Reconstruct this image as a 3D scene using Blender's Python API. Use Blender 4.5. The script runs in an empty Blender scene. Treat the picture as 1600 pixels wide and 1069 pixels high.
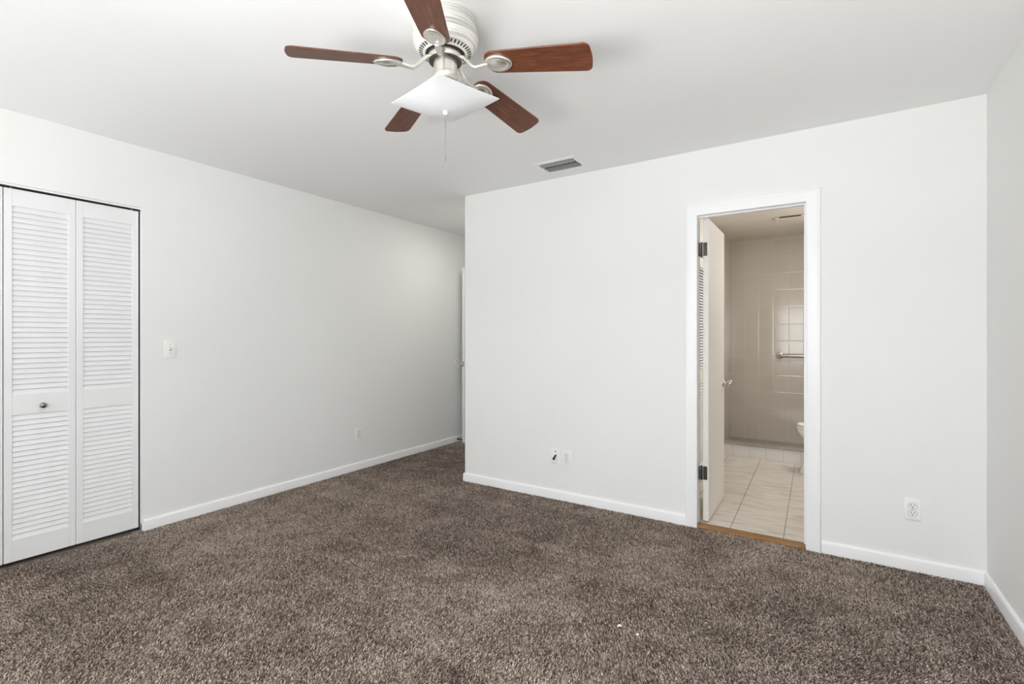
import bpy, bmesh, math, random
import numpy as np
from mathutils import Vector, Matrix

random.seed(7)
S = bpy.context.scene
COL = S.collection

# ------------------------------------------------------------------ camera, world, light
W, Hpx = 1600, 1069
FPX = 763.56
cam_d = bpy.data.cameras.new('camera')
cam_d.sensor_fit = 'HORIZONTAL'
cam_d.sensor_width = 36.0
cam_d.lens = 36.0 * FPX / W
cam_d.shift_y = -(526.495 - Hpx / 2) / W * -1.0
cam_d.clip_start = 0.02
cam = bpy.data.objects.new('camera', cam_d)
COL.objects.link(cam)
cam.location = (0, 0, 1.24)
cam.rotation_euler = (math.radians(90), 0, 0.5694)
S.camera = cam

S.view_settings.view_transform = 'Standard'
S.view_settings.look = 'None'
S.view_settings.gamma = 1.0
S.view_settings.use_curve_mapping = False
S.view_settings.exposure = 0.0
S.cycles.max_bounces = 14
S.cycles.diffuse_bounces = 8
S.cycles.sample_clamp_indirect = 6.0

wd = bpy.data.worlds.new('world')
S.world = wd
wd.use_nodes = True
wd.node_tree.nodes['Background'].inputs[0].default_value = (0.80, 0.90, 1.0, 1)
wd.node_tree.nodes['Background'].inputs[1].default_value = 1.0


def area_light(name, loc, rot, sx, sy, power, color=(1, 1, 1), spread=math.pi):
    d = bpy.data.lights.new(name, 'AREA')
    d.shape = 'RECTANGLE'
    d.size, d.size_y = sx, sy
    d.energy = power
    d.color = color
    d.spread = spread
    o = bpy.data.objects.new(name, d)
    COL.objects.link(o)
    o.location = loc
    o.rotation_euler = rot
    return o


# room numbers
XL, XR, YB, ZC = -3.68, 0.682, 3.338, 2.455      # left wall, right wall, back wall, ceiling
YR = -0.80                                       # wall behind the camera
XC = -2.618                                      # free corner of the back wall (hall side)
YH = 5.30                                        # end of the little hall
WT = 0.115                                       # wall thickness
BZ = 2.42                                        # bathroom ceiling
BXL, BXR, BYB = -0.978, 0.52, 6.55               # bathroom walls
OXL, OXR, OZ = -0.709, -0.094, 2.035             # bathroom door opening
CY0, CY1, CZ = 0.105, 1.358, 2.066               # closet opening

# daylight through the two windows in the wall behind the camera
area_light('window_daylight', (-0.55, YR - 0.10, 1.30), (math.radians(90), 0, 0), 1.90, 1.30, 74, (0.955, 0.98, 1.0))
area_light('window_daylight', (-2.75, YR - 0.10, 1.30), (math.radians(90), 0, 0), 0.90, 1.30, 13, (0.955, 0.98, 1.0))
# added unseen light outside, aimed up through the windows to brighten the ceiling
area_light('ceiling_fill', (-0.90, YR - 0.85, 0.20), (math.radians(162), 0, 0), 3.0, 1.1, 280, (0.99, 0.995, 0.99))
# added lights without fixtures, to brighten the hall and the bathroom
area_light('hall_fill', (-2.88, 3.98, ZC - 0.05), (0, 0, 0), 0.30, 0.30, 5.0, (1.0, 0.97, 0.88))
area_light('bathroom_side_fill', (BXR - 0.06, 5.00, 1.95), (0, math.radians(75), 0), 0.16, 0.75, 8.0, (1.0, 0.94, 0.88))
area_light('bathroom_top_fill', (0.20, 4.95, BZ - 0.05), (0, 0, 0), 0.3, 0.3, 13.0, (1.0, 0.94, 0.88))


# ------------------------------------------------------------------ materials
class NT:
    def __init__(s, name):
        s.m = bpy.data.materials.new(name)
        s.m.use_nodes = True
        s.t = s.m.node_tree
        s.b = s.t.nodes['Principled BSDF']

    def n(s, typ, **kw):
        nd = s.t.nodes.new(typ)
        for k, v in kw.items():
            setattr(nd, k, v)
        return nd

    def l(s, a, b):
        s.t.links.new(a, b)

    def set(s, **kw):
        for k, v in kw.items():
            s.b.inputs[k.replace('_', ' ')].default_value = v
        return s

    def ramp(s, fac, stops):
        r = s.n('ShaderNodeValToRGB')
        el = r.color_ramp.elements
        while len(el) < len(stops):
            el.new(0.5)
        for e, (p, c) in zip(el, stops):
            e.position = p
            e.color = (*c, 1)
        s.l(fac, r.inputs[0])
        return r.outputs[0]

    def noise(s, scale, detail=3.0, vec=None, rough=0.5, dist=0.0):
        nd = s.n('ShaderNodeTexNoise')
        nd.inputs['Scale'].default_value = scale
        nd.inputs['Detail'].default_value = detail
        nd.inputs['Roughness'].default_value = rough
        nd.inputs['Distortion'].default_value = dist
        if vec is not None:
            s.l(vec, nd.inputs['Vector'])
        return nd.outputs['Fac']

    def obj(s, scale=(1, 1, 1), rot=(0, 0, 0), loc=(0, 0, 0)):
        tc = s.n('ShaderNodeTexCoord')
        mp = s.n('ShaderNodeMapping')
        mp.inputs['Scale'].default_value = scale
        mp.inputs['Rotation'].default_value = rot
        mp.inputs['Location'].default_value = loc
        s.l(tc.outputs['Object'], mp.inputs['Vector'])
        return mp.outputs[0]

    def bump(s, h, strength, dist=0.001):
        b = s.n('ShaderNodeBump')
        b.inputs['Strength'].default_value = strength
        b.inputs['Distance'].default_value = dist
        s.l(h, b.inputs['Height'])
        s.l(b.outputs[0], s.b.inputs['Normal'])


def simple(name, col, rough=0.5, metal=0.0, spec=0.5):
    t = NT(name)
    t.set(Base_Color=(*col, 1), Roughness=rough, Metallic=metal)
    t.b.inputs['Specular IOR Level'].default_value = spec
    return t.m


def paint(name, col, rough=0.7, bump=0.12, scale=160):
    t = NT(name)
    t.set(Roughness=rough)
    v = t.obj()
    f = t.noise(1.3, 2, v)
    a = tuple(c * 0.985 for c in col)
    t.l(t.ramp(f, [(0.3, a), (0.7, col)]), t.b.inputs['Base Color'])
    t.bump(t.noise(scale, 3, v), bump, 0.002)
    return t.m


M = {}
M['wall'] = paint('wall_paint', (0.838, 0.837, 0.822), 0.75, 0.15, 120)
M['ceiling'] = paint('ceiling_paint', (0.88, 0.877, 0.868), 0.85, 0.10, 90)
M['trim'] = paint('trim_paint', (0.90, 0.90, 0.905), 0.35, 0.03, 60)
M['door'] = paint('door_paint', (0.82, 0.82, 0.825), 0.42, 0.03, 60)
M['bath_door'] = paint('bathroom_door_paint', (0.80, 0.775, 0.74), 0.45, 0.03, 60)
M['plastic'] = simple('white_plastic', (0.87, 0.87, 0.85), 0.35)
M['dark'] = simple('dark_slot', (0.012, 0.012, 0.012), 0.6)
M['black'] = simple('black_rubber', (0.015, 0.015, 0.016), 0.5)
M['porcelain'] = simple('porcelain', (0.82, 0.80, 0.76), 0.12)
M['closet_in'] = simple('closet_shade', (0.22, 0.21, 0.20), 0.8)  # closet shade is put into this dark colour
M['chrome'] = simple('satin_chrome', (0.62, 0.58, 0.52), 0.22, 1.0)
M['old_metal'] = simple('dark_tarnished_metal', (0.09, 0.085, 0.075), 0.42, 0.85)
M['pewter'] = simple('pewter_metal', (0.30, 0.29, 0.26), 0.3, 1.0)
M['zinc'] = simple('zinc_metal', (0.55, 0.55, 0.56), 0.4, 0.9)
M['grey_vent'] = simple('grey_louver_metal', (0.33, 0.33, 0.32), 0.5, 0.3)


def mat_nickel(name, streak, metal=0.85, col=(0.74, 0.71, 0.65), rough=0.3):
    t = NT(name)
    t.set(Metallic=metal, Roughness=rough)
    v = t.obj((3, 3, 150))
    f = t.noise(1.0, 4, v, 0.6)
    dk = tuple(c * streak for c in col)
    t.l(t.ramp(f, [(0.33, dk), (0.55, col), (0.8, tuple(min(1, c * 1.12) for c in col))]), t.b.inputs['Base Color'])
    return t.m


M['housing'] = mat_nickel('aged_nickel_housing', 0.52, 0.25, (0.84, 0.82, 0.77), 0.3)
M['nickel'] = simple('satin_nickel', (0.74, 0.71, 0.65), 0.31, 0.92)

t = NT('cherry_wood_blade')
v = t.obj((3.0, 60, 60))
f = t.noise(1.6, 6, v, 0.62, 0.25)
v2 = t.obj((9, 260, 260))
f2 = t.noise(1.0, 3, v2)
mx = t.n('ShaderNodeMix')
mx.data_type = 'FLOAT'
mx.inputs[0].default_value = 0.35
t.l(f, mx.inputs[2]); t.l(f2, mx.inputs[3])
t.l(t.ramp(mx.outputs[0], [(0.30, (0.045, 0.013, 0.006)), (0.48, (0.115, 0.034, 0.014)), (0.68, (0.19, 0.068, 0.032))]), t.b.inputs['Base Color'])
t.set(Roughness=0.38)
M['blade'] = t.m

t = NT('opal_glass')
dif = t.n('ShaderNodeBsdfDiffuse'); dif.inputs[0].default_value = (0.96, 0.965, 0.975, 1)
trl = t.n('ShaderNodeBsdfTranslucent'); trl.inputs[0].default_value = (0.96, 0.965, 0.975, 1)
gls = t.n('ShaderNodeBsdfGlossy'); gls.inputs['Roughness'].default_value = 0.12
m1 = t.n('ShaderNodeMixShader'); m1.inputs[0].default_value = 0.45
t.l(dif.outputs[0], m1.inputs[1]); t.l(trl.outputs[0], m1.inputs[2])
m2 = t.n('ShaderNodeMixShader'); m2.inputs[0].default_value = 0.04
t.l(m1.outputs[0], m2.inputs[1]); t.l(gls.outputs[0], m2.inputs[2])
t.l(m2.outputs[0], t.t.nodes['Material Output'].inputs[0])
M['opal'] = t.m

t = NT('window_glass')
trn = t.n('ShaderNodeBsdfTransparent'); gls = t.n('ShaderNodeBsdfGlossy'); gls.inputs['Roughness'].default_value = 0.02
m1 = t.n('ShaderNodeMixShader'); m1.inputs[0].default_value = 0.06
t.l(trn.outputs[0], m1.inputs[1]); t.l(gls.outputs[0], m1.inputs[2])
t.l(m1.outputs[0], t.t.nodes['Material Output'].inputs[0])
M['glass'] = t.m


def tile_mat(name, ax, pitch, off, tile, grout, gap=0.004, rough=0.12, offset=0.0):
    """glazed square-laid tiles; ax = which object axes run along and across"""
    t = NT(name)
    tc = t.n('ShaderNodeTexCoord')
    sp = t.n('ShaderNodeSeparateXYZ')
    t.l(tc.outputs['Object'], sp.inputs[0])
    cb = t.n('ShaderNodeCombineXYZ')
    for k in (0, 1):
        ad = t.n('ShaderNodeMath'); ad.operation = 'ADD'
        ad.inputs[1].default_value = -off[k] + 40 * pitch[k]
        t.l(sp.outputs[ax[k]], ad.inputs[0])
        t.l(ad.outputs[0], cb.inputs[k])
    br = t.n('ShaderNodeTexBrick')
    br.offset = offset
    br.squash = 1.0
    br.inputs['Scale'].default_value = 1.0
    br.inputs['Mortar Size'].default_value = gap / 2
    br.inputs['Mortar Smooth'].default_value = 0.3
    br.inputs['Brick Width'].default_value = pitch[0]
    br.inputs['Row Height'].default_value = pitch[1]
    br.inputs['Bias'].default_value = 0.0
    br.inputs['Color1'].default_value = (*tile, 1)
    br.inputs['Color2'].default_value = (*[c * 0.96 for c in tile], 1)
    br.inputs['Mortar'].default_value = (*grout, 1)
    t.l(cb.outputs[0], br.inputs['Vector'])
    # pillowed edge: a wider soft mortar for the bump
    b2 = t.n('ShaderNodeTexBrick')
    b2.offset = offset
    for k, vv in (('Scale', 1.0), ('Mortar Size', 0.010), ('Mortar Smooth', 1.0), ('Brick Width', pitch[0]), ('Row Height', pitch[1])):
        b2.inputs[k].default_value = vv
    t.l(cb.outputs[0], b2.inputs['Vector'])
    inv = t.n('ShaderNodeMath'); inv.operation = 'SUBTRACT'; inv.inputs[0].default_value = 1.0
    t.l(b2.outputs['Fac'], inv.inputs[1])
    t.bump(inv.outputs[0], 0.45, 0.0010)
    t.l(br.outputs['Color'], t.b.inputs['Base Color'])
    t.set(Roughness=rough)
    return t.m


TILE = (0.53, 0.49, 0.435)
GROUT = (0.60, 0.56, 0.51)
M['tile_xz'] = tile_mat('shower_tile_back', (0, 2), (0.1555, 0.20), (BXL, 0.19), TILE, GROUT)
M['tile_yz'] = tile_mat('shower_tile_side', (1, 2), (0.1555, 0.20), (BYB, 0.19), TILE, GROUT)
M['curb_tile'] = tile_mat('curb_tile', (0, 2), (0.152, 0.30), (-0.804, -0.10), (0.72, 0.70, 0.66), (0.50, 0.46, 0.41), 0.004)

# bathroom floor: long beige veined tiles, thin dark joints running away from the door
t = NT('veined_floor_tile')
v = t.obj((2.2, 9.0, 1.0), (0, 0, 0.06))
f = t.noise(1.6, 7, v, 0.62, 1.4)
col = t.ramp(f, [(0.30, (0.47, 0.42, 0.37)), (0.47, (0.60, 0.555, 0.50)), (0.62, (0.68, 0.64, 0.585)), (0.8, (0.62, 0.58, 0.52))])
tc = t.n('ShaderNodeTexCoord')
mp = t.n('ShaderNodeMapping')
mp.inputs['Rotation'].default_value = (0, 0, math.radians(90) - 0.0145)
mp.inputs['Location'].default_value = (0, 0, 0)
t.l(tc.outputs['Object'], mp.inputs[0])
ad = t.n('ShaderNodeVectorMath'); ad.operation = 'ADD'
ad.inputs[1].default_value = (20.0 * 0.61 + 0.32, 40 * 0.302 - 0.137 + 0.302, 0)
t.l(mp.outputs[0], ad.inputs[0])
br = t.n('ShaderNodeTexBrick')
br.offset = 0.5
for k, vv in (('Scale', 1.0), ('Mortar Size', 0.0022), ('Mortar Smooth', 0.2), ('Brick Width', 0.61), ('Row Height', 0.302)):
    br.inputs[k].default_value = vv
t.l(ad.outputs[0], br.inputs['Vector'])
mx = t.n('ShaderNodeMix'); mx.data_type = 'RGBA'
t.l(br.outputs['Fac'], mx.inputs[0]); t.l(col, mx.inputs[6]); mx.inputs[7].default_value = (0.13, 0.115, 0.095, 1)
t.l(mx.outputs[2], t.b.inputs['Base Color'])
t.set(Roughness=0.32)
M['floor_tile'] = t.m

t = NT('grey_stone')
v = t.obj((3, 9, 9))
f = t.noise(3.0, 6, v, 0.65, 0.8)
t.l(t.ramp(f, [(0.3, (0.20, 0.18, 0.155)), (0.55, (0.33, 0.30, 0.265)), (0.75, (0.45, 0.42, 0.38))]), t.b.inputs['Base Color'])
t.set(Roughness=0.35)
M['stone'] = t.m

t = NT('popcorn_ceiling')
v = t.obj()
f = t.noise(95, 4, v, 0.7)
t.l(t.ramp(f, [(0.3, (0.62, 0.57, 0.50)), (0.7, (0.74, 0.69, 0.62))]), t.b.inputs['Base Color'])
t.bump(f, 0.9, 0.008)
t.set(Roughness=0.9)
M['popcorn'] = t.m

t = NT('threshold_wood')
v = t.obj((4, 50, 50))
f = t.noise(2.0, 5, v, 0.6, 0.3)
t.l(t.ramp(f, [(0.3, (0.10, 0.038, 0.010)), (0.5, (0.27, 0.130, 0.042)), (0.8, (0.38, 0.21, 0.085))]), t.b.inputs['Base Color'])
t.set(Roughness=0.4)
M['oak'] = t.m

t = NT('carpet_yarn')
at = t.n('ShaderNodeAttribute'); at.attribute_name = 'tone'
t.l(t.ramp(at.outputs['Fac'], [(0.0, (0.11, 0.080, 0.062)), (0.35, (0.315, 0.248, 0.203)), (0.7, (0.60, 0.495, 0.42)), (1.0, (0.84, 0.75, 0.67))]), t.b.inputs['Base Color'])
t.set(Roughness=0.9)
t.b.inputs['Specular IOR Level'].default_value = 0.1
M['yarn'] = t.m
t = NT('carpet_backing')
v = t.obj()
f = t.noise(220, 3, v)
t.l(t.ramp(f, [(0.3, (0.07, 0.054, 0.043)), (0.7, (0.22, 0.18, 0.15))]), t.b.inputs['Base Color'])
t.set(Roughness=1.0)
M['backing'] = t.m


# ------------------------------------------------------------------ mesh helpers
def bm_box(bm, x0, x1, y0, y1, z0, z1, bevel=0.0, seg=2, mat=None):
    b = bmesh.new()
    bmesh.ops.create_cube(b, size=1.0)
    for v in b.verts:
        v.co = Vector(((x0 + x1) / 2 + v.co.x * (x1 - x0), (y0 + y1) / 2 + v.co.y * (y1 - y0), (z0 + z1) / 2 + v.co.z * (z1 - z0)))
    if bevel > 0:
        bmesh.ops.bevel(b, geom=b.edges[:], offset=bevel, segments=seg, affect='EDGES', profile=0.5, clamp_overlap=True)
    if mat is not None:
        b.transform(mat)
    me = bpy.data.meshes.new('tmp')
    b.to_mesh(me)
    b.free()
    bm.from_mesh(me)
    bpy.data.meshes.remove(me)


def bm_lathe(bm, prof, n=48, mat=None, cap=True):
    """prof: list of (r, z)"""
    rings = []
    for r, z in prof:
        ring = []
        for k in range(n):
            a = 2 * math.pi * k / n
            p = Vector((r * math.cos(a), r * math.sin(a), z))
            ring.append(bm.verts.new(mat @ p if mat is not None else p))
        rings.append(ring)
    for a, b in zip(rings, rings[1:]):
        for k in range(n):
            bm.faces.new((a[k], a[(k + 1) % n], b[(k + 1) % n], b[k]))
    if cap:
        bm.faces.new(rings[0])
        bm.faces.new(list(reversed(rings[-1])))


def bm_loft(bm, rings, cap=True):
    rs = [[bm.verts.new(Vector(p)) for p in ring] for ring in rings]
    n = len(rs[0])
    for a, b in zip(rs, rs[1:]):
        for k in range(n):
            bm.faces.new((a[k], a[(k + 1) % n], b[(k + 1) % n], b[k]))
    if cap:
        bm.faces.new(list(reversed(rs[0])))
        bm.faces.new(rs[-1])


def bm_tube(bm, pts, rad, n=12):
    pts = [Vector(p) for p in pts]
    rads = rad if isinstance(rad, (list, tuple)) else [rad] * len(pts)
    rings = []
    up = Vector((0, 0, 1))
    for i, p in enumerate(pts):
        d = (pts[min(i + 1, len(pts) - 1)] - pts[max(i - 1, 0)]).normalized()
        if abs(d.dot(up)) > 0.95:
            up = Vector((1, 0, 0)) if abs(d.x) < 0.9 else Vector((0, 1, 0))
        u = d.cross(up).normalized()
        w = u.cross(d).normalized()
        rings.append([p + (u * math.cos(2 * math.pi * k / n) + w * math.sin(2 * math.pi * k / n)) * rads[i] for k in range(n)])
    bm_loft(bm, rings)


def bm_sweep(bm, prof, path):
    """prof list of (a, b) in the path's own frames; path list of (origin, A, B) vectors"""
    bm_loft(bm, [[Vector(o) + Vector(A) * a + Vector(B) * b for a, b in prof] for o, A, B in path])


def obj(name, bm, mat, parent=None, smooth=None, loc=(0, 0, 0), rot=(0, 0, 0)):
    bmesh.ops.recalc_face_normals(bm, faces=bm.faces[:])
    me = bpy.data.meshes.new(name)
    bm.to_mesh(me)
    bm.free()
    o = bpy.data.objects.new(name, me)
    COL.objects.link(o)
    me.materials.append(M[mat] if isinstance(mat, str) else mat)
    o.location = loc
    o.rotation_euler = rot
    if parent is not None:
        o.parent = parent
    if smooth:
        for p in me.polygons:
            p.use_smooth = True
        if smooth < 180:
            me.set_sharp_from_angle(angle=math.radians(smooth))
    return o


def B():
    return bmesh.new()


def tag(o, label=None, cat=None, group=None, kind=None):
    if label:
        o['label'] = label
    if cat:
        o['category'] = cat
    if group:
        o['group'] = group
    if kind:
        o['kind'] = kind
    return o


def thing(name, label, cat, loc=(0, 0, 0), rot=(0, 0, 0), group=None, kind=None):
    o = bpy.data.objects.new(name, None)
    o.empty_display_size = 0.05
    COL.objects.link(o)
    o.location = loc
    o.rotation_euler = rot
    return tag(o, label, cat, group, kind)


def struct(name, bm, mat, label, cat, smooth=None):
    return tag(obj(name, bm, mat, None, smooth), label, cat, None, 'structure')


def copy_tree(o, parent=None):
    c = o.copy()
    COL.objects.link(c)
    if parent is not None:
        c.parent = parent
    for ch in list(o.children):
        copy_tree(ch, c)
    return c


# ------------------------------------------------------------------ the shell
def boxes(lst, bevel=0.0):
    bm = B()
    for b in lst:
        bm_box(bm, *b, bevel)
    return bm


ZF = -0.012                       # carpet backing; the pile ends near z = 0
ZT = ZC + 0.10
struct('floor', boxes([(XL - 0.72, XR, YR, YB + 0.04, ZF - 0.05, ZF), (XL, XC, YB + 0.04, YH + 1.2, ZF - 0.05, ZF), (XL - 0.72, XL + 0.003, CY0, CY1, ZF - 0.05, -0.003)]), 'backing',
       'bedroom floor under the brown carpet pile', 'floor')
struct('ceiling', boxes([(XL - 0.72, XR + 0.2, YR - 0.2, YB, ZC, ZT), (XL, XC + WT, YB, YH + 1.2, ZC, ZT)]), 'ceiling',
       'flat white painted bedroom ceiling carrying the fan', 'ceiling')
bm = boxes([(XL - 0.10, XL, YR - 0.2, CY0, ZF, ZC), (XL - 0.10, XL, CY0, CY1, CZ, ZC), (XL - 0.034, XL, CY1, CY1 + 0.15, ZF, ZC), (XL - 0.10, XL, CY1 + 0.15, YH + 1.2, ZF, ZC)])
struct('wall_left', bm, 'wall', 'white left wall with the closet opening and light switch', 'wall')
bm = boxes([(XC, OXL - 0.018, YB, YB + WT, ZF, ZC), (OXL - 0.018, OXR + 0.018, YB, YB + WT, OZ + 0.018, ZC), (OXR + 0.018, XR + 0.12, YB, YB + WT, ZF, ZC)])
struct('wall_back', bm, 'wall', 'white far wall with the bathroom doorway', 'wall')
struct('wall_right', boxes([(XR, XR + 0.12, YR - 0.2, YB, ZF, ZC)]), 'wall', 'white wall at the right side of the room', 'wall')
struct('wall_hall', boxes([(XC, XC + WT, YB + WT, YH, ZF, ZC)]), 'wall', 'white hall wall running back from the free corner', 'wall')
bm = boxes([(XL, -3.56, YH, YH + 0.1, ZF, ZC), (-3.56, -2.76, YH, YH + 0.1, 2.06, ZC), (-2.76, XC + WT, YH, YH + 0.1, ZF, ZC)])
struct('wall_hall_end', bm, 'wall', 'white wall at the end of the hall around its doorway', 'wall')
struct('wall_hall_beyond', boxes([(XL, XC + WT, YH + 1.1, YH + 1.2, ZF, ZC), (XC, XC + WT, YH + 0.1, YH + 1.1, ZF, ZC)]), 'wall', 'white wall beyond the hall doorway', 'wall')
# wall behind the camera, with two windows
wins = [(-1.50, 0.40), (-3.20, -2.30)]
WZ0, WZ1 = 0.65, 1.95
bm = boxes([(XL, XR, YR - 0.14, YR, ZF, WZ0), (XL, XR, YR - 0.14, YR, WZ1, ZC),
            (XL, wins[1][0], YR - 0.14, YR, WZ0, WZ1), (wins[1][1], wins[0][0], YR - 0.14, YR, WZ0, WZ1), (wins[0][1], XR, YR - 0.14, YR, WZ0, WZ1)])
struct('wall_rear', bm, 'wall', 'white wall behind the camera with two windows', 'wall')
for k, (a, b) in enumerate(wins):
    bm = B()
    y0, y1 = YR - 0.075, YR - 0.035
    for q in ((a, a + 0.035, WZ0, WZ1), (b - 0.035, b, WZ0, WZ1), (a, b, WZ0, WZ0 + 0.035), (a, b, WZ1 - 0.035, WZ1), (a, b, 1.28, 1.32)):
        bm_box(bm, q[0], q[1], y0, y1, q[2], q[3], 0.003)
    w = struct('window_%d' % (k + 1), bm, 'trim', ['wide white window behind the camera', 'narrow white window behind the camera, towards the closet'][k], 'window')
    bm = B()
    bm_box(bm, a + 0.03, b - 0.03, YR - 0.058, YR - 0.052, WZ0 + 0.03, WZ1 - 0.03)
    obj('pane', bm, 'glass', w)

# closet inside
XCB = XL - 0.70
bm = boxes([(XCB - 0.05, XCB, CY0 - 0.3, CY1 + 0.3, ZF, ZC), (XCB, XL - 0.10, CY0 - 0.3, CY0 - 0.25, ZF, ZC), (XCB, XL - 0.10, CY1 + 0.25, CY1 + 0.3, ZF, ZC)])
struct('closet_wall', bm, 'closet_in', 'closet interior coloured dark for shade behind the louvered doors', 'wall')

# ------------------------------------------------------------------ baseboards and trim
BB_H, BB_T = 0.066, 0.013
bbp = [(0, ZF), (BB_T, ZF), (BB_T, BB_H - 0.012), (BB_T - 0.002, BB_H - 0.005), (BB_T - 0.006, BB_H - 0.0005), (0, BB_H)]


def baseboard(name, pts, normals, label):
    bm = B()
    bm_sweep(bm, bbp, [((p[0], p[1], 0), n, (0, 0, 1)) for p, n in zip(pts, normals)])
    return struct(name, bm, 'trim', label, 'baseboard', smooth=40)


baseboard('baseboard_left', [(XL, CY1 + 0.004), (XL, YH)], [(1, 0, 0), (1, 0, 0)], 'white baseboard along the left wall from the closet to the hall')
baseboard('baseboard_back', [(XC, YB + 1.6), (XC, YB), (-0.769, YB)], [(-1, 0, 0), (-1, -1, 0), (0, -1, 0)], 'white baseboard on the far wall left of the bathroom door')
baseboard('baseboard_corner', [(-0.017, YB), (XR, YB)], [(0, -1, 0), (0, -1, 0)], 'short white baseboard between bathroom door and right corner')
baseboard('baseboard_right', [(XR, YR), (XR, YB)], [(-1, 0, 0), (-1, 0, 0)], 'white baseboard along the right wall')

# door casing (one mitred frame), profile: across the width, out from the wall
cw = 0.072
cpr = [(0, 0), (0, 0.008), (0.006, 0.0115), (0.016, 0.0125), (0.045, 0.016), (cw - 0.008, 0.0175), (cw - 0.002, 0.0155), (cw, 0.011), (cw, 0)]
cl, cr, ct = OXL + 0.007, OXR + 0.002, OZ - 0.004
bm = B()
bm_sweep(bm, cpr, [((cl, YB, ZF), (-1, 0, 0), (0, -1, 0)), ((cl, YB, ct), (-1, 0, 1), (0, -1, 0)),
                   ((cr, YB, ct), (1, 0, 1), (0, -1, 0)), ((cr, YB, ZF), (1, 0, 0), (0, -1, 0))])
struct('trim_1', bm, 'trim', 'white casing around the bathroom doorway', 'door casing', smooth=30)
bm = boxes([(OXL - 0.018, OXL, YB - 0.002, YB + WT + 0.004, ZF, OZ), (OXR, OXR + 0.018, YB - 0.002, YB + WT + 0.004, ZF, OZ),
            (OXL - 0.018, OXR + 0.018, YB - 0.002, YB + WT + 0.004, OZ, OZ + 0.018),
            (OXL, OXR, YB + 0.045, YB + 0.078, OZ - 0.010, OZ), (OXR - 0.010, OXR, YB + 0.045, YB + 0.078, ZF, OZ - 0.010)], 0.0)
struct('trim_2', bm, 'trim', 'white jamb lining the bathroom doorway', 'door jamb')
bm = B()
bm_loft(bm, [[(x, YB - 0.008, ZF), (x, YB - 0.008, 0.002), (x, YB + 0.004, 0.008), (x, YB + 0.070, 0.008), (x, YB + 0.078, 0.003), (x, YB + 0.078, ZF)] for x in (OXL + 0.0, OXR - 0.0)])
struct('trim_3', bm, 'oak', 'orange brown wooden threshold strip under the bathroom door', 'threshold')
# closet head: white fascia strip and the track behind it, coloured dark for the shaded gap
bm = B()
bm_box(bm, XL - 0.022, XL - 0.018, CY0, CY1, CZ - 0.010, CZ)
struct('trim_4', bm, 'trim', 'white strip across the top of the closet opening', 'trim')
bm = B()
for q in ((XL - 0.062, XL - 0.059), (XL - 0.027, XL - 0.024)):
    bm_box(bm, q[0], q[1], CY0, CY1, CZ - 0.014, CZ)
bm_box(bm, XL - 0.062, XL - 0.024, CY0, CY1, CZ - 0.003, CZ)
struct('trim_5', bm, 'old_metal', 'metal door track above the closet doors, coloured dark for the shaded gap', 'door track')


# ------------------------------------------------------------------ bifold closet doors
def leaf_bm(w, h, th):
    """stiles and rails, y along the width, x = 0 is the front face, x<0 back"""
    bm = B()
    st = 0.033
    z = [0, 0.118, 0.118 + 0.676, 0.118 + 0.676 + 0.113, h - 0.093, h]
    for q in ((0, st, 0, h), (w - st, w, 0, h)):
        bm_box(bm, -th, 0, q[0], q[1], q[2], q[3], 0.0015, 1)
    for q in ((z[0], z[1]), (z[2], z[3]), (z[4], z[5])):
        bm_box(bm, -th, -0.0004, st - 0.001, w - st + 0.001, q[0], q[1], 0.001, 1)
    return bm, st, z


def slat_bm(y0, y1, z0, z1, n, th, cover=1.0):
    """tilted louvers with the front edge low"""
    bm = B()
    p = (z1 - z0) / n
    for k in range(n):
        zc = z0 + (k + 0.5) * p
        rings = []
        for y in (y0, y1):
            f = Vector((-0.0040, y, zc - p * 0.52 * cover))
            b = Vector((-0.0145, y, zc + p * 0.56 * cover))
            d = (b - f).normalized()
            nrm = Vector((d.z, 0, -d.x)).normalized() * 0.0028
            rings.append([f + nrm, f + d * -0.0012 + nrm * 0.2, f - nrm, b - nrm, b + nrm])
        bm_loft(bm, rings)
    return bm


def make_leaf(parent, w, h, th, y, knob_y=None, cover=1.0):
    bm, st, z = leaf_bm(w, h, th)
    lf = obj('leaf', bm, 'door', parent, loc=(0, y, 0))
    obj('louvers', slat_bm(st - 0.002, w - st + 0.002, z[3], z[4], 36, th, cover), 'door', lf)
    obj('louvers', slat_bm(st - 0.002, w - st + 0.002, z[1], z[2], 24, th, cover), 'door', lf)
    if knob_y is not None:
        bm = B()
        bm_lathe(bm, [(0.0, 0.0), (0.008, 0.0), (0.0075, 0.004), (0.0055, 0.009), (0.007, 0.013), (0.0125, 0.016), (0.0155, 0.020), (0.0155, 0.023), (0.013, 0.027), (0.007, 0.0295), (0.0, 0.030)], 24,
                 Matrix.Translation((0, knob_y, 0.838)) @ Matrix.Rotation(math.radians(90), 4, 'Y'), cap=False)
        kb = obj('knob', bm, 'pewter', lf, smooth=60)
        kb['label'] = 'small round pewter knob'
    return lf


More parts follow.
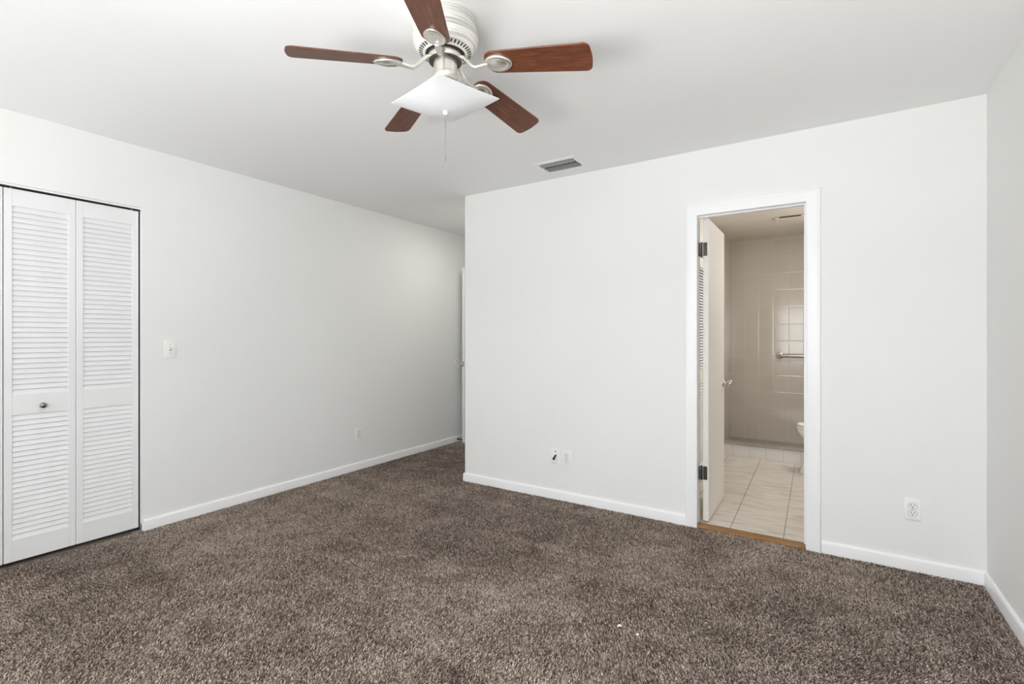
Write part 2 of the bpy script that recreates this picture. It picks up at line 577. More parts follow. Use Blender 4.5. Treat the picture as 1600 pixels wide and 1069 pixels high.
DH, DTH = 2.027, 0.028
bf = thing('bifold_door', 'white louvered bifold closet door with a small pewter knob beside the light switch', 'closet door', (XL - 0.030, 0.738, 0.018), kind='thing')
make_leaf(bf, 0.299, DH, DTH, 0.000, 0.153)
make_leaf(bf, 0.3105, DH, DTH, 0.3010)
for y in (0.03, 0.580):
    bm = B()
    bm_lathe(bm, [(0.004, DH - 0.002), (0.004, DH + 0.014)], 12, Matrix.Translation((-0.014, y, 0)))
    obj('pivot_pin', bm, 'zinc', bf)
bf2 = thing('bifold_door', 'white louvered bifold closet door cut off by the picture edge, next to the knobbed one', 'closet door', (XL - 0.030, 0.738 - 0.004 - 0.6130, 0.018), kind='thing')
make_leaf(bf2, 0.3115, DH, DTH, 0.000)
make_leaf(bf2, 0.299, DH, DTH, 0.314, 0.146)

# floor pivot bracket at the closet jamb
bk = thing('pivot_bracket', 'small grey metal pivot bracket on the carpet at the closet jamb', 'bracket', (XL - 0.015, CY1 - 0.001, -0.004))
bm = B()
bm_box(bm, -0.013, 0.013, -0.050, 0.0, 0.0, 0.006)
bm_box(bm, -0.013, 0.013, -0.0030, 0.0, 0.0, 0.048)
obj('angle_plate', bm, 'zinc', bk)
bm = B()
for z in (0.016, 0.032):
    bm_lathe(bm, [(0.0, 0.0), (0.004, 0.0), (0.003, 0.002), (0.0, 0.0025)], 10, Matrix.Translation((0.006, -0.0025, z)) @ Matrix.Rotation(math.radians(90), 4, 'X'), cap=False)
obj('screw', bm, 'pewter', bk)


# ------------------------------------------------------------------ swing doors
def door_knob(parent, x, y, z, sgn, mat='chrome', name='knob'):
    """turned knob whose axis runs along x"""
    bm = B()
    prof = [(0.0, 0.0), (0.031, 0.0), (0.031, 0.003), (0.027, 0.008), (0.014, 0.011), (0.011, 0.016), (0.011, 0.028), (0.016, 0.034), (0.024, 0.042), (0.0265, 0.050), (0.0265, 0.058), (0.022, 0.064), (0.012, 0.0655), (0.0, 0.066)]
    bm_lathe(bm, prof, 32, Matrix.Translation((x, y, z)) @ Matrix.Rotation(math.radians(90 * sgn), 4, 'Y'), cap=False)
    o = obj(name, bm, mat, parent, smooth=50)
    return o


# bathroom door, open into the bathroom: leaf along +Y
LX0, LX1, LY0, LY1 = -0.687, -0.652, YB + 0.108, YB + 0.108 + 0.600
bm = B()
bm_box(bm, LX0, LX1, LY0, LY1, 0.012, OZ - 0.004, 0.0015, 1)
d1 = struct('door_1', bm, 'bath_door', 'flat cream white bathroom door standing open inward', 'door')
for sgn, x in ((1, LX1), (-1, LX0)):
    k = door_knob(d1, x, LY1 - 0.062, 0.890, sgn)
    k['label'] = 'round satin chrome door knob'
for z in (1.826, 0.330):
    bm = B()
    bm_box(bm, LX0 + 0.0005, LX0 + 0.027, LY0 - 0.0018, LY0 + 0.0002, z - 0.045, z + 0.045, 0.0006, 1)     # plate on the door's edge
    bm_lathe(bm, [(0.0, -0.050), (0.004, -0.049), (0.0075, -0.046), (0.0075, 0.046), (0.004, 0.049), (0.0, 0.050)], 14, Matrix.Translation((LX0 - 0.009, LY0 - 0.002, z)), cap=False)
    bm_box(bm, OXL, OXL + 0.0022, YB + WT - 0.040, YB + WT + 0.002, z - 0.045, z + 0.045, 0.0006, 1)       # plate on the jamb
    h = obj('hinge', bm, 'old_metal', d1, smooth=40)
    h['label'] = 'dark tarnished hinge'
    bm = B()
    for dz in (-0.03, 0.0, 0.03):
        bm_lathe(bm, [(0.0, 0.0), (0.0045, 0.0), (0.0035, 0.0018), (0.0, 0.002)], 10, Matrix.Translation((LX0 + 0.016 + 0.004 * (dz == 0), LY0 - 0.0018, z + dz)) @ Matrix.Rotation(math.radians(90), 4, 'X'), cap=False)
    obj('screw', bm, 'black', h)

# hall door, folded back against the left wall
bm = B()
HX0, HX1, HY0, HY1 = -3.574, -3.539, 4.500, 5.262
bm_box(bm, HX0, HX1, HY0, HY1, 0.006, 2.048, 0.0015, 1)
d2 = struct('door_2', bm, 'door', 'white hall door standing open against the left wall', 'door')
for sgn, x in ((-1, HX0), (1, HX1)):
    k = door_knob(d2, x, HY0 + 0.062, 0.921, sgn)
bm = B()
bm_box(bm, HX0 + 0.005, HX1 - 0.005, HY0 - 0.0014, HY0 + 0.001, 0.921 - 0.028, 0.921 + 0.028, 0.0005, 1)
bm_box(bm, HX0 + 0.011, HX1 - 0.011, HY0 - 0.010, HY0, 0.921 - 0.009, 0.921 + 0.009, 0.002, 1)
obj('latch', bm, 'chrome', d2)

# knob bumper disc on the left wall
bm = B()
bm_lathe(bm, [(0.0, 0.0), (0.062, 0.0), (0.063, 0.003), (0.060, 0.006), (0.050, 0.0065), (0.046, 0.005), (0.0, 0.0045)], 40, Matrix.Translation((XL + 0.0005, HY0 + 0.048, 0.921)) @ Matrix.Rotation(math.radians(90), 4, 'Y'), cap=False)
tag(obj('wall_bumper', bm, 'plastic', smooth=40), 'round white bumper plate on the left wall behind the hall door knob', 'wall bumper')
# door stop on the baseboard
ds = thing('door_stop', 'small black door stop on the baseboard by the hall door', 'door stop', (XL + BB_T, HY0 + 0.035, 0.030))
RY = Matrix.Rotation(math.radians(90), 4, 'Y')
bm = B()
bm_lathe(bm, [(0.0, 0.0), (0.012, 0.0), (0.012, 0.003), (0.007, 0.006)] + [(0.0065 + 0.0012 * (k % 2), 0.008 + 0.003 * k) for k in range(16)] + [(0.006, 0.058), (0.0, 0.058)], 16, RY, cap=False)
obj('spring', bm, 'black', ds, smooth=40)
bm = B()
bm_lathe(bm, [(0.0, 0.056), (0.009, 0.056), (0.0095, 0.060), (0.0095, 0.070), (0.008, 0.073), (0.0, 0.074)], 16, RY, cap=False)
obj('rubber_tip', bm, 'black', ds, smooth=40)


# ------------------------------------------------------------------ wall plates; built facing +X, y across, z up
def plate_bm(w=0.072, h=0.116, th=0.0055):
    bm = B()
    bm_box(bm, 0.0004, th, -w / 2, w / 2, -h / 2, h / 2, 0.0028, 3)
    return bm


def screw(parent, z, th=0.0055, y=0.0):
    bm = B()
    bm_lathe(bm, [(0.0, 0.0), (0.0036, 0.0), (0.003, 0.0012), (0.0, 0.0014)], 12, Matrix.Translation((th - 0.0002, y, z)) @ RY, cap=False)
    return obj('screw', bm, 'zinc', parent)


def make_outlet(label, loc, rz):
    o = thing('wall_outlet', label, 'wall outlet', loc, (0, 0, rz), 'duplex wall outlets')
    obj('cover_plate', plate_bm(), 'plastic', o, smooth=40)
    for zc in (-0.0195, 0.0195):
        bm = B()
        ring = []
        n = 40
        pts = []
        for k in range(n):
            a = 2 * math.pi * k / n
            y, z = 0.0172 * math.cos(a), 0.0172 * math.sin(a)
            z = max(-0.0142, min(0.0142, z))
            pts.append((y, z))
        bm_loft(bm, [[(0.004, y * 1.02, zc + z * 1.02) for y, z in pts], [(0.0068, y, zc + z) for y, z in pts], [(0.0076, y * 0.95, zc + z * 0.95) for y, z in pts]])
        r = obj('receptacle', bm, 'plastic', o, smooth=30)
        bm = B()
        bm_box(bm, 0.0070, 0.0078, -0.0080, -0.0052, zc - 0.0005, zc + 0.0085)
        bm_box(bm, 0.0070, 0.0078, 0.0052, 0.0080, zc + 0.0002, zc + 0.0080)
        bm_lathe(bm, [(0.0, 0.0), (0.0031, 0.0), (0.0031, 0.0008), (0.0, 0.0008)], 16, Matrix.Translation((0.0070, 0, zc - 0.0072)) @ RY, cap=False)
        obj('contact_slots', bm, 'dark', r)
        bm = B()
        bm_loft(bm, [[(0.0056, y * 1.10, zc + z * 1.10) for y, z in pts], [(0.0059, y * 1.10, zc + z * 1.10) for y, z in pts]])
        obj('seam', bm, 'grey_vent', r)
    screw(o, 0.0)
    return o


def make_switch(label, loc, rz):
    o = thing('light_switch', label, 'light switch', loc, (0, 0, rz))
    obj('cover_plate', plate_bm(), 'plastic', o, smooth=40)
    bm = B()
    bm_box(bm, 0.0050, 0.0060, -0.0058, 0.0058, -0.0125, 0.0125)
    obj('slot', bm, 'grey_vent', o)
    bm = B()
    bm_loft(bm, [[(0.004, -0.0046, -0.008), (0.004, 0.0046, -0.008), (0.004, 0.0046, 0.008), (0.004, -0.0046, 0.008)],
                 [(0.017, -0.0040, 0.004), (0.017, 0.0040, 0.004), (0.015, 0.0040, 0.0105), (0.015, -0.0040, 0.0105)]])
    obj('toggle', bm, 'plastic', o)
    screw(o, 0.030)
    screw(o, -0.030)
    return o


make_switch('white toggle light switch on the left wall beside the closet door', (XL, 1.516, 1.160), 0)
make_outlet('white duplex outlet low on the left wall, in line with the hall', (XL, 3.080, 0.331), 0)
make_outlet('white duplex outlet on the far wall, beside the cable plate', (-1.645, YB, 0.3225), math.radians(-90))
make_outlet('white duplex outlet between the bathroom door and the right corner', (0.393, YB, 0.323), math.radians(-90))
cp = thing('cable_plate', 'white cable plate with a dark plug stub sticking out of it', 'cable plate', (-1.738, YB, 0.3225), (0, 0, math.radians(-90)))
obj('cover_plate', plate_bm(), 'plastic', cp, smooth=40)
bm = B()
bm_lathe(bm, [(0.0, 0.0), (0.0052, 0.0), (0.0045, 0.002), (0.0, 0.0024)], 12, Matrix.Translation((0.0053, 0.0, 0.040)) @ RY, cap=False)
obj('screw', bm, 'old_metal', cp)
bm = B()
bm_tube(bm, [(0.004, 0.004, 0.012), (0.016, 0.004, 0.011), (0.024, 0.002, 0.003), (0.025, -0.003, -0.009), (0.022, -0.008, -0.016)], [0.005, 0.0055, 0.006, 0.008, 0.009], 14)
cb = obj('plug_stub', bm, 'black', cp, smooth=50)
cb['label'] = 'bent black plug stub'

# ------------------------------------------------------------------ ceiling register
cv = thing('ceiling_vent', 'white ceiling register with grey louvers near the far wall', 'air vent', (-1.570, 3.088, ZC))
bm = B()
fx, fy, ix, iy = 0.158, 0.112, 0.128, 0.078
for q in ((-fx, -ix, -fy, fy), (ix, fx, -fy, fy), (-ix, ix, -fy, -iy), (-ix, ix, iy, fy)):
    bm_box(bm, q[0], q[1], q[2], q[3], -0.006, -0.0002, 0.002, 1)
obj('frame', bm, 'ceiling', cv)
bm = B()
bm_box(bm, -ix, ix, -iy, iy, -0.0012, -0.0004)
obj('duct_shadow_plate', bm, 'dark', cv).name = 'duct_shade_plate'  # flat dark plate stands for the shade inside the duct
for k in (0, 1, 3, 4, 5, 6):
    y = -iy + 0.012 + k * 0.022
    bm = B()
    hwl = 0.0118 if k < 2 else 0.0056
    bm_box(bm, -ix, ix, -hwl, hwl, -0.0008, 0.0008, 0, 1, Matrix.Translation((0, y, -0.0105)) @ Matrix.Rotation(math.radians(-10 if k < 2 else -4), 4, 'X'))
    obj('louver', bm, 'grey_vent', cv)


# ------------------------------------------------------------------ ceiling fan
HXF, HYF = -1.2284, 1.4439
fan = thing('ceiling_fan', 'five blade ceiling fan with reddish wood blades and a square glass light', 'ceiling fan', (HXF, HYF, ZC))
Z = lambda z: z - ZC
bm = B()
bm_lathe(bm, [(0.0, Z(2.4545)), (0.117, Z(2.4545)), (0.118, Z(2.447)), (0.1165, Z(2.440)), (0.1165, Z(2.428)), (0.1145, Z(2.426)), (0.1145, Z(2.423)), (0.119, Z(2.420)),
              (0.1235, Z(2.408)), (0.1255, Z(2.398)), (0.1245, Z(2.396)), (0.1265, Z(2.392)), (0.1268, Z(2.384)), (0.1255, Z(2.382)), (0.1262, Z(2.378)), (0.1245, Z(2.368)), (0.1228, Z(2.366)), (0.1222, Z(2.362)),
              (0.1170, Z(2.350)), (0.1115, Z(2.342)), (0.1060, Z(2.338)), (0.1045, Z(2.335)), (0.0765, Z(2.322)), (0.0760, Z(2.330)), (0.0, Z(2.330))], 72, cap=False)
mh = obj('motor_housing', bm, 'housing', fan, smooth=35)
bm = B()
for k in range(40):
    a = 2 * math.pi * k / 40
    bm_box(bm, -0.0075, 0.0075, -0.0026, 0.0026, -0.0008, 0.0008, 0, 1,
           Matrix.Rotation(a, 4, 'Z') @ Matrix.Translation((0.0925, 0, Z(2.3291))) @ Matrix.Rotation(-math.atan2(0.013, 0.028), 4, 'Y'))
obj('vent_slots', bm, 'dark', mh)
bm = B()
bm_lathe(bm, [(0.0, Z(2.331)), (0.0735, Z(2.331)), (0.0735, Z(2.318)), (0.060, Z(2.318)), (0.0, Z(2.318))], 48, cap=False)
obj('rotor', bm, 'dark', fan, smooth=40)
bm = B()
bm_lathe(bm, [(0.040, Z(2.322)), (0.0655, Z(2.322)), (0.0665, Z(2.319)), (0.0665, Z(2.301)), (0.0640, Z(2.297)), (0.052, Z(2.299)), (0.040, Z(2.300))], 56, cap=False)
obj('flywheel_ring', bm, 'nickel', fan, smooth=35)
bm = B()
bm_lathe(bm, [(0.0, Z(2.299)), (0.0625, Z(2.299)), (0.0632, Z(2.297)), (0.0625, Z(2.2945)), (0.046, Z(2.294)), (0.0, Z(2.294))], 48, cap=False)
obj('rotor_plate', bm, 'old_metal', fan, smooth=35)
bm = B()
bm_lathe(bm, [(0.0, Z(2.305)), (0.0455, Z(2.305)), (0.0455, Z(2.249)), (0.0475, Z(2.247)), (0.0485, Z(2.240)), (0.0470, Z(2.232)), (0.040, Z(2.224)), (0.016, Z(2.219)), (0.0, Z(2.219))], 56, cap=False)
obj('switch_housing', bm, 'nickel', fan, smooth=35)
bm = B()
bm_lathe(bm, [(0.0, Z(2.222)), (0.014, Z(2.222)), (0.014, Z(2.185)), (0.0055, Z(2.182)), (0.0055, Z(2.104)), (0.0, Z(2.104))], 20, cap=False)
obj('centre_rod', bm, 'nickel', fan, smooth=40)

R0, RT, ZB, PIT, A0, DRO, WR, WT2 = 0.163, 0.5585, 2.2291, -0.224, 0.2463, 0.1055, 0.0513, 0.0627
dA = [2.1796, -1.2142, -2.8406, 3.1938, -1.3185]
dZ = [-0.0015, 0.0043, 0.0, -0.0056, 0.0028]
dP = [-2.1823, -1.4443, 1.5792, -0.6057, 2.6531]


def blade_outline():
    """(r, half width fraction side) loop, counter-clockwise"""
    pts = []
    hw = lambda r: WR + (WT2 - WR) * (r - 0.2) / (RT - 0.2)
    # root: rounded, a little narrower at the very end
    cr = 0.040
    rc = R0 + cr
    for k in range(9):
        a = math.radians(180 + 90 * k / 8)
        pts.append((rc + cr * math.cos(a), -(hw(rc) - cr) + cr * math.sin(a)))
    ct = 0.024
    for k in range(9):
        a = math.radians(270 + 90 * k / 8)
        pts.append((RT - ct + ct * math.cos(a) - 0.003 * (1 - k / 8.0) * 0, -(hw(RT) - ct) + ct * math.sin(a)))
    for k in range(1, 6):       # slightly bowed end
        f = k / 6
        y = -(hw(RT) - ct) * (1 - 2 * f)
        pts.append((RT + 0.004 * math.sin(math.pi * f), y))
    for k in range(9):
        a = math.radians(0 + 90 * k / 8)
        pts.append((RT - ct + ct * math.cos(a), (hw(RT) - ct) + ct * math.sin(a)))
    for k in range(9):
        a = math.radians(90 + 90 * k / 8)
        pts.append((rc + cr * math.cos(a), (hw(rc) - cr) + cr * math.sin(a)))
    return pts


outl = blade_outline()
for i in range(5):
    ang = A0 + i * math.radians(72) + math.radians(dA[i])
    p = PIT + math.radians(dP[i])
    zt = ZB + dZ[i] - ZC

    def P(r, s, dn=0.0, p=p, zt=zt):
        """point on the blade: along, across, out of its face (down = negative)"""
        return Vector((r, s * math.cos(p) - dn * math.sin(p), zt + DRO * (RT - r) + s * math.sin(p) + dn * math.cos(p)))
    bm = B()
    th = 0.0055
    ins = lambda q, d: (q[0] + (0.36 - q[0]) * d / 0.2, q[1] * (1 - d / 0.06))
    bm_loft(bm, [[P(*ins(q, 0.0012), -th / 2) for q in outl], [P(q[0], q[1], -th / 2 + 0.0012) for q in outl], [P(q[0], q[1], th / 2 - 0.0012) for q in outl], [P(*ins(q, 0.0012), th / 2) for q in outl]])
    bl = obj('blade', bm, 'blade', fan, rot=(0, 0, ang))
    # iron: curved arm from the flywheel, medallion under the blade
    bm = B()
    c = 0.212
    zj = P(0.163, 0, -0.010).z
    def arm(f):
        q = f * f * (3 - 2 * f)
        return Z(2.305) + (zj - 0.004 - Z(2.305)) * q
    path = [(0.050, 0, Z(2.305)), (0.064, 0, Z(2.305))] + [(0.064 + 0.062 * k / 12, 0, arm(k / 12)) for k in range(1, 13)] + [(0.142, 0, zj - 0.003), (0.156, 0, zj - 0.001), (0.172, 0, zj)]
    prof = [(math.cos(2 * math.pi * k / 14) * 0.0110, math.sin(2 * math.pi * k / 14) * 0.0072) for k in range(14)]
    pv = [Vector(q) for q in path]
    fr = []
    for k, q in enumerate(pv):
        d = (pv[min(k + 1, len(pv) - 1)] - pv[max(k - 1, 0)]).normalized()
        wv = Vector((0, 1, 0))
        fr.append((q, wv * (1.3 if k < 2 else 1.0), d.cross(wv)))
    bm_sweep(bm, prof, fr)
    ir = obj('blade_iron', bm, 'nickel', fan, smooth=60, rot=(0, 0, ang))
    bm = B()

    def oval(s, k, n=40):
        a = 2 * math.pi * k / n
        x = math.cos(a)
        y = math.sin(a)
        lx = 0.050 * s * x
        if x > 0.75:
            lx += 0.020 * s * (x - 0.75)           # the faint point at the outer end
        return c + lx, 0.0375 * s * y
    prof = [(1.0, -th / 2), (1.02, -0.007), (0.98, -0.011), (0.88, -0.0135), (0.76, -0.0125), (0.66, -0.0095), (0.58, -0.0085), (0.52, -0.010), (0.40, -0.0125), (0.20, -0.0140), (0.02, -0.0143)]
    bm_loft(bm, [[P(*oval(s, k), dn) for k in range(40)] for s, dn in prof])
    obj('medallion', bm, 'nickel', ir, smooth=50)

# square slumped glass
D, AZ, ZS, T1, T2 = 0.2079, math.radians(33.41), 2.1458 - ZC, 0.0203, 0.0531
half = D / math.sqrt(2)
bm = B()
n = 24
grid = {}
for side in (0, 1):
    for i in range(n + 1):
        for j in range(n + 1):
            u, v = -1 + 2 * i / n, -1 + 2 * j / n
            rr = 0.985 if side else 1.0
            x, y = u * half * rr, v * half * rr
            dip = 0.034 * (1 - u * u) * (1 - v * v) + 0.004 * (1 - min(1, (u * u + v * v) / 2))
            a = AZ - math.pi / 4
            X, Y = x * math.cos(a) - y * math.sin(a), x * math.sin(a) + y * math.cos(a)
            grid[side, i, j] = bm.verts.new((X, Y, ZS - dip + T1 * X + T2 * Y + (0.0042 if side else 0)))
for i in range(n):
    for j in range(n):
        bm.faces.new([grid[0, i, j], grid[0, i, j + 1], grid[0, i + 1, j + 1], grid[0, i + 1, j]])
        bm.faces.new([grid[1, i, j], grid[1, i + 1, j], grid[1, i + 1, j + 1], grid[1, i, j + 1]])
for i in range(n):
    for (a, b) in (((i, 0), (i + 1, 0)), ((i + 1, n), (i, n)), ((0, i + 1), (0, i)), ((n, i), (n, i + 1))):
        bm.faces.new([grid[0, a[0], a[1]], grid[0, b[0], b[1]], grid[1, b[0], b[1]], grid[1, a[0], a[1]]])
sh = obj('lamp_shade', bm, 'opal', fan, smooth=50)
sh['label'] = 'square white frosted glass shade'
zf = ZS - 0.038
bm = B()
bm_lathe(bm, [(0.0, zf + 0.001), (0.007, zf + 0.001), (0.0085, zf - 0.002), (0.0095, zf - 0.007), (0.008, zf - 0.012), (0.004, zf - 0.0145), (0.0, zf - 0.015)], 24, cap=False)
obj('finial', bm, 'plastic', fan, smooth=50)
bm = B()
z0, z1 = zf - 0.014, Z(1.925)
pr = [(0.0, z0)]
nb = 46
for k in range(nb):
    zz = z0 + (z1 - z0) * k / nb
    pr += [(0.0006, zz), (0.00125, zz + (z1 - z0) / nb * 0.5)]
bm_lathe(bm, pr + [(0.0006, z1)], 8, cap=False)
ch = obj('pull_chain', bm, 'pewter', fan, smooth=60)
bm = B()
bm_lathe(bm, [(0.0, z1 + 0.004), (0.0016, z1 + 0.003), (0.0024, z1 - 0.003), (0.0022, z1 - 0.008), (0.0, z1 - 0.010)], 12, cap=False)
obj('pull_knob', bm, 'pewter', ch, smooth=60)

# ------------------------------------------------------------------ bathroom
YI = YB + WT
CURB = 5.53
struct('bathroom_floor', boxes([(BXL, BXR, YB + 0.06, CURB, -0.06, 0.0)]), 'floor_tile', 'beige veined tile floor of the bathroom', 'floor')
struct('shower_floor', boxes([(BXL, BXR, CURB + 0.125, BYB, -0.06, 0.004)]), 'stone', 'grey stone floor of the shower', 'floor')
struct('bathroom_ceiling', boxes([(BXL - 0.1, BXR + 0.1, YI, BYB + 0.1, BZ, BZ + 0.08)]), 'popcorn', 'textured beige bathroom ceiling', 'ceiling')
struct('shower_wall_back', boxes([(BXL, BXR, BYB, BYB + 0.1, -0.06, BZ)]), 'tile_xz', 'glossy beige tiled wall at the back of the shower', 'wall')
struct('shower_wall_left', boxes([(BXL - 0.1, BXL, CURB, BYB + 0.1, -0.06, BZ)]), 'tile_yz', 'beige tiled side wall of the shower', 'wall')
LV0, LV1, LVZ = 4.30, 5.21, 2.02       # linen closet opening in the bathroom's left wall
bm = boxes([(BXL - 0.1, BXL, YI, LV0, -0.06, BZ), (BXL - 0.1, BXL, LV1, CURB, -0.06, BZ), (BXL - 0.1, BXL, LV0, LV1, LVZ, BZ)])
struct('bathroom_wall_left', bm, 'wall', 'bathroom wall holding the louvered linen closet', 'wall')
struct('linen_closet_wall', boxes([(BXL - 0.45, BXL - 0.40, LV0, LV1, -0.06, BZ), (BXL - 0.40, BXL - 0.1, LV0 - 0.05, LV0, -0.06, BZ), (BXL - 0.40, BXL - 0.1, LV1, LV1 + 0.05, -0.06, BZ), (BXL - 0.40, BXL - 0.1, LV0, LV1, LVZ, LVZ + 0.05)]), 'closet_in', 'interior of the linen closet, coloured dark for shade', 'wall')
struct('bathroom_wall_right', boxes([(BXR, BXR + 0.1, YI, BYB + 0.1, -0.06, BZ)]), 'wall', 'bathroom wall behind the toilet tank', 'wall')
lv = thing('louvered_door', 'louvered linen closet door seen through the gap behind the bathroom door', 'closet door', (BXL - 0.030, LV0 + 0.004, 0.018), kind='thing')
nl = 2
lw = (LV1 - LV0 - 0.008) / nl
for k in range(nl):
    make_leaf(lv, lw - 0.002, 1.99, DTH, k * lw, None, 0.55)

bm = boxes([(BXL, BXR, CURB + 0.004, CURB + 0.121, -0.06, 0.118)])
cbo = struct('shower_curb', bm, 'curb_tile', 'low white tiled shower curb with a grey stone cap', 'shower curb')
cbo['kind'] = 'structure'
bm = B()
bm_box(bm, BXL, BXR, CURB - 0.006, CURB + 0.132, 0.1185, 0.130, 0.003, 2)
cc = obj('stone_cap', bm, 'stone', cbo)
cc['label'] = 'grey stone cap'

# grab bar
gb = thing('grab_bar', 'satin steel grab bar on the shower tiles', 'grab bar', (-0.447, BYB, 1.022))
bm = B()
gp = [(0.0, -0.002, 0), (0.0, -0.022, 0)]
for k in range(1, 8):
    a = math.radians(90 * k / 8)
    gp.append((0.026 * (1 - math.cos(a)), -0.022 - 0.026 * math.sin(a), 0))
gp.append((0.040, -0.048, 0))
gp.append((0.575, -0.048, 0))
for k in range(1, 8):
    a = math.radians(90 - 90 * k / 8)
    gp.append((0.615 - 0.026 * (1 - math.cos(a)), -0.022 - 0.026 * math.sin(a), 0))
gp += [(0.615, -0.022, 0), (0.615, -0.002, 0)]
bm_tube(bm, gp, 0.0185, 18)
obj('rail', bm, 'chrome', gb, smooth=60)
for x in (0.0, 0.615):
    bm = B()
    bm_lathe(bm, [(0.0, 0.0005), (0.040, 0.0005), (0.040, 0.004), (0.036, 0.009), (0.026, 0.012), (0.0, 0.012)], 36, Matrix.Translation((x, 0, 0)) @ Matrix.Rotation(math.radians(90), 4, 'X'), cap=False)
    obj('flange', bm, 'chrome', gb, smooth=40)

# bathroom exhaust grille
ev = thing('exhaust_vent', 'beige exhaust grille with a dark slot on the bathroom ceiling', 'air vent', (-0.285, 5.545, BZ))
bm = B()
bm_box(bm, -0.135, 0.135, -0.075, 0.075, -0.016, -0.0002, 0.006, 2)
obj('cover', bm, 'popcorn', ev)
for k in range(1):
    bm = B()
    bm_box(bm, -0.092, 0.092, -0.0785, -0.0735, -0.0130, -0.0035)
    obj('slot', bm, 'dark', ev)

# toilet: built with the bowl pointing towards -X
TX, TY = -0.225, 5.19
to = thing('toilet', 'white toilet standing beside the shower curb', 'toilet', (TX + 0.36, TY, 0.0))


def egg(cx, lf, lb, hw, z, n=36, pw=2.0):
    """front (towards -x) length lf, back length lb, half width hw"""
    r = []
    for k in range(n):
        a = 2 * math.pi * k / n
        c, s = math.cos(a), math.sin(a)
        x = (lb if c > 0 else lf) * c
        r.append((cx + x, hw * math.copysign(abs(s) ** (2 / pw), s), z))
    return r


bm = B()
bm_loft(bm, [egg(0.04, 0.372, 0.24, 0.124, 0.0), egg(0.04, 0.370, 0.24, 0.116, 0.02), egg(0.05, 0.365, 0.23, 0.108, 0.06), egg(0.06, 0.345, 0.22, 0.095, 0.13), egg(0.05, 0.290, 0.22, 0.105, 0.20),
             egg(0.03, 0.265, 0.24, 0.135, 0.27), egg(0.01, 0.315, 0.26, 0.160, 0.32), egg(0.0, 0.345, 0.27, 0.178, 0.37), egg(0.0, 0.352, 0.27, 0.182, 0.40), egg(0.0, 0.348, 0.27, 0.180, 0.412)])
obj('bowl', bm, 'porcelain', to, smooth=60)
bm = B()
bm_loft(bm, [egg(0.0, 0.350, 0.20, 0.180, 0.413), egg(0.0, 0.356, 0.205, 0.185, 0.417), egg(0.0, 0.356, 0.205, 0.185, 0.427), egg(0.0, 0.350, 0.20, 0.180, 0.431)])
obj('seat', bm, 'porcelain', to, smooth=50)
bm = B()
bm_loft(bm, [egg(0.0, 0.344, 0.20, 0.176, 0.432), egg(0.0, 0.352, 0.205, 0.182, 0.436), egg(0.0, 0.352, 0.205, 0.182, 0.446), egg(0.0, 0.335, 0.20, 0.168, 0.454), egg(0.0, 0.20, 0.12, 0.10, 0.458)])
obj('lid', bm, 'porcelain', to, smooth=50)
bm = B()
bm_box(bm, 0.20, 0.372, -0.215, 0.215, 0.40, 0.745, 0.02, 4)
obj('tank', bm, 'porcelain', to, smooth=40)
bm = B()
bm_box(bm, 0.19, 0.378, -0.225, 0.225, 0.746, 0.782, 0.012, 3)
obj('tank_lid', bm, 'porcelain', to, smooth=40)
bm = B()
bm_tube(bm, [(0.20, -0.15, 0.69), (0.185, -0.15, 0.69), (0.180, -0.145, 0.688), (0.178, -0.09, 0.680)], [0.008, 0.008, 0.006, 0.005], 12)
obj('flush_handle', bm, 'chrome', to, smooth=50)


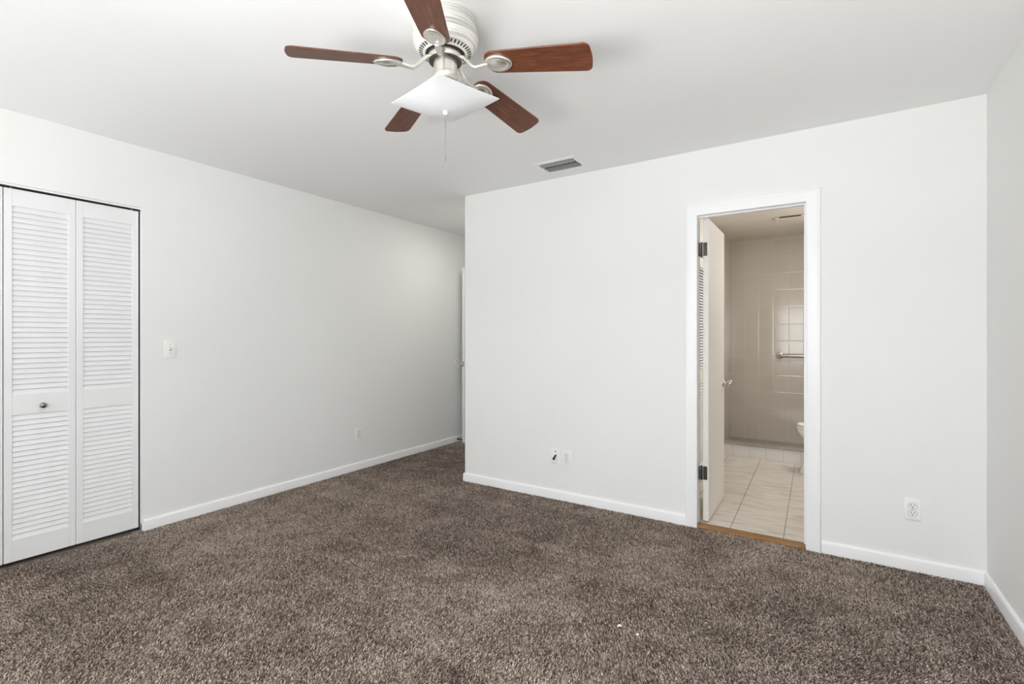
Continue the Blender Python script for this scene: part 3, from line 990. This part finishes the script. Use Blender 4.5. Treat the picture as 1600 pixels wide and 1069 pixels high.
# ------------------------------------------------------------------ carpet pile
def carpet():
    rng = np.random.default_rng(3)
    fwd = np.array([-math.sin(0.5694), math.cos(0.5694)])
    rgt = np.array([math.cos(0.5694), math.sin(0.5694)])
    P = []
    for x0, x1, y0, y1 in ((XL + 0.004, XR - 0.004, YR + 0.01, YB - 0.009), (XL + 0.004, XC - 0.004, YB - 0.009, YH - 0.01), (OXL + 0.004, OXR - 0.004, YB - 0.009, YB - 0.004)):
        step = 0.0056
        gx, gy = np.meshgrid(np.arange(x0, x1, step), np.arange(y0, y1, step), indexing='ij')
        q = np.stack([gx.ravel(), gy.ravel()], 1) + rng.uniform(-0.5, 0.5, (gx.size, 2)) * step
        d = q @ fwd
        l = q @ rgt
        seen = (d > 1.35) & (np.abs(l) < 1.16 * d + 0.2)
        keep = seen | (rng.random(len(q)) < 0.16)
        P.append(q[keep])
    P = np.concatenate(P)
    P[:, 0] = np.minimum(P[:, 0], XR - 0.016)
    N = len(P)
    # smooth fields: which way the pile lies, and tone: wear, soil, painted light and shade
    def field(sc, seed):
        r = np.random.default_rng(seed)
        f = np.zeros(N)
        for k in range(14):
            a = r.uniform(0, 2 * math.pi)
            w = sc * r.uniform(0.6, 2.2)
            f += np.sin(P[:, 0] * w * math.cos(a) + P[:, 1] * w * math.sin(a) + r.uniform(0, 6.28)) / math.sqrt(7)
        return f
    lean_a = 2.4 + 1.3 * field(1.6, 5) + rng.normal(0, 1.1, N)
    lean = 0.0042 + 0.0032 * rng.random(N)
    wear_shade = 0.40 * field(2.2, 11) + 0.40 * field(6.0, 12) + 0.45 * field(14.0, 13) + 0.3 * field(30.0, 14)
    for cx, cy, r, s in ((-1.11, 1.35, 0.055, -2.2), (-0.90, 1.66, 0.05, -1.2), (-1.10, 1.58, 0.06, -1.0), (-0.62, 2.12, 0.22, -1.1), (-0.30, 2.20, 0.25, -0.7), (-2.4, 0.75, 0.45, -0.7),
                         (-1.05, 1.25, 0.40, 0.7), (-1.45, 1.45, 0.40, 0.5), (0.05, 2.30, 0.35, 0.35), (-2.1, 1.75, 0.35, -0.4), (-3.0, 3.6, 0.6, -0.7)):
        wear_shade += s * np.exp(-((P[:, 0] - cx) ** 2 + (P[:, 1] - cy) ** 2) / (2 * r * r))  # soil spots, and broad areas of light and shade put into the tone
    tone = np.clip(0.405 + 0.085 * wear_shade + rng.normal(0, 0.27, N), 0, 1)
    h = 0.0105 + rng.uniform(-0.002, 0.0028, N)
    ca, sa = np.cos(lean_a), np.sin(lean_a)
    cen = np.zeros((3, N, 3))
    cen[0, :, 0], cen[0, :, 1], cen[0, :, 2] = P[:, 0], P[:, 1], ZF - 0.0005
    cen[1, :, 0], cen[1, :, 1], cen[1, :, 2] = P[:, 0] + ca * lean * 0.35, P[:, 1] + sa * lean * 0.35, ZF + h * 0.72
    cen[2, :, 0], cen[2, :, 1], cen[2, :, 2] = P[:, 0] + ca * lean, P[:, 1] + sa * lean, ZF + h
    rad = np.array([0.0019, 0.0027, 0.0015])
    ph = rng.uniform(0, 6.28, N)
    V = np.zeros((N, 9, 3), np.float32)
    for i in range(3):
        for k in range(3):
            a = ph + k * 2 * math.pi / 3 + i * 0.6
            V[:, i * 3 + k, :] = cen[i]
            V[:, i * 3 + k, 0] += np.cos(a) * rad[i]
            V[:, i * 3 + k, 1] += np.sin(a) * rad[i]
            if i == 2:
                V[:, i * 3 + k, 2] += 0.0012 * np.sin(a - lean_a)
    V[:, :, 0] = np.clip(V[:, :, 0], None, XR - 0.0135)
    quads = []
    for i in range(2):
        for k in range(3):
            quads.append([i * 3 + k, i * 3 + (k + 1) % 3, (i + 1) * 3 + (k + 1) % 3, (i + 1) * 3 + k])
    quads = np.array(quads)
    base = (np.arange(N) * 9)[:, None, None]
    Q = (base + quads[None]).reshape(N, -1)
    T = (np.arange(N) * 9)[:, None] + np.array([6, 7, 8])[None]
    loops = np.concatenate([Q, T], 1).ravel().astype(np.int32)
    tot = np.tile(np.array([4] * 6 + [3], np.int32), N)
    start = np.concatenate([[0], np.cumsum(tot)[:-1]]).astype(np.int32)
    me = bpy.data.meshes.new('carpet')
    me.vertices.add(N * 9)
    me.vertices.foreach_set('co', V.ravel())
    me.loops.add(len(loops))
    me.loops.foreach_set('vertex_index', loops)
    me.polygons.add(len(tot))
    me.polygons.foreach_set('loop_start', start)
    me.polygons.foreach_set('use_smooth', np.ones(len(tot), bool))
    at = me.attributes.new('tone', 'FLOAT', 'POINT')
    at.data.foreach_set('value', np.repeat(tone, 9).astype(np.float32))
    me.update()
    me.materials.append(M['yarn'])
    o = bpy.data.objects.new('carpet', me)
    COL.objects.link(o)
    print('YARNS', N)
    return tag(o, 'brown speckled shag carpet covering the bedroom floor', 'carpet', None, 'stuff')


carpet()

# two pale crumbs on the carpet
for k, (x, y, r, lab) in enumerate(((-0.742, 2.015, 0.0085, 'flat pale paper scrap on the carpet in front of the bathroom door'), (-0.657, 1.995, 0.0055, 'tiny white crumb beside the paper scrap on the carpet'))):
    bm = B()
    bmesh.ops.create_icosphere(bm, subdivisions=2, radius=r)
    for v in bm.verts:
        v.co.z *= 0.35
        v.co.x *= 1.2
        v.co += v.co * (random.random() - 0.5) * 0.45
    tag(obj('paper_scrap' if k == 0 else 'crumb', bm, 'plastic', loc=(x, y, 0.0015)), lab, 'debris')
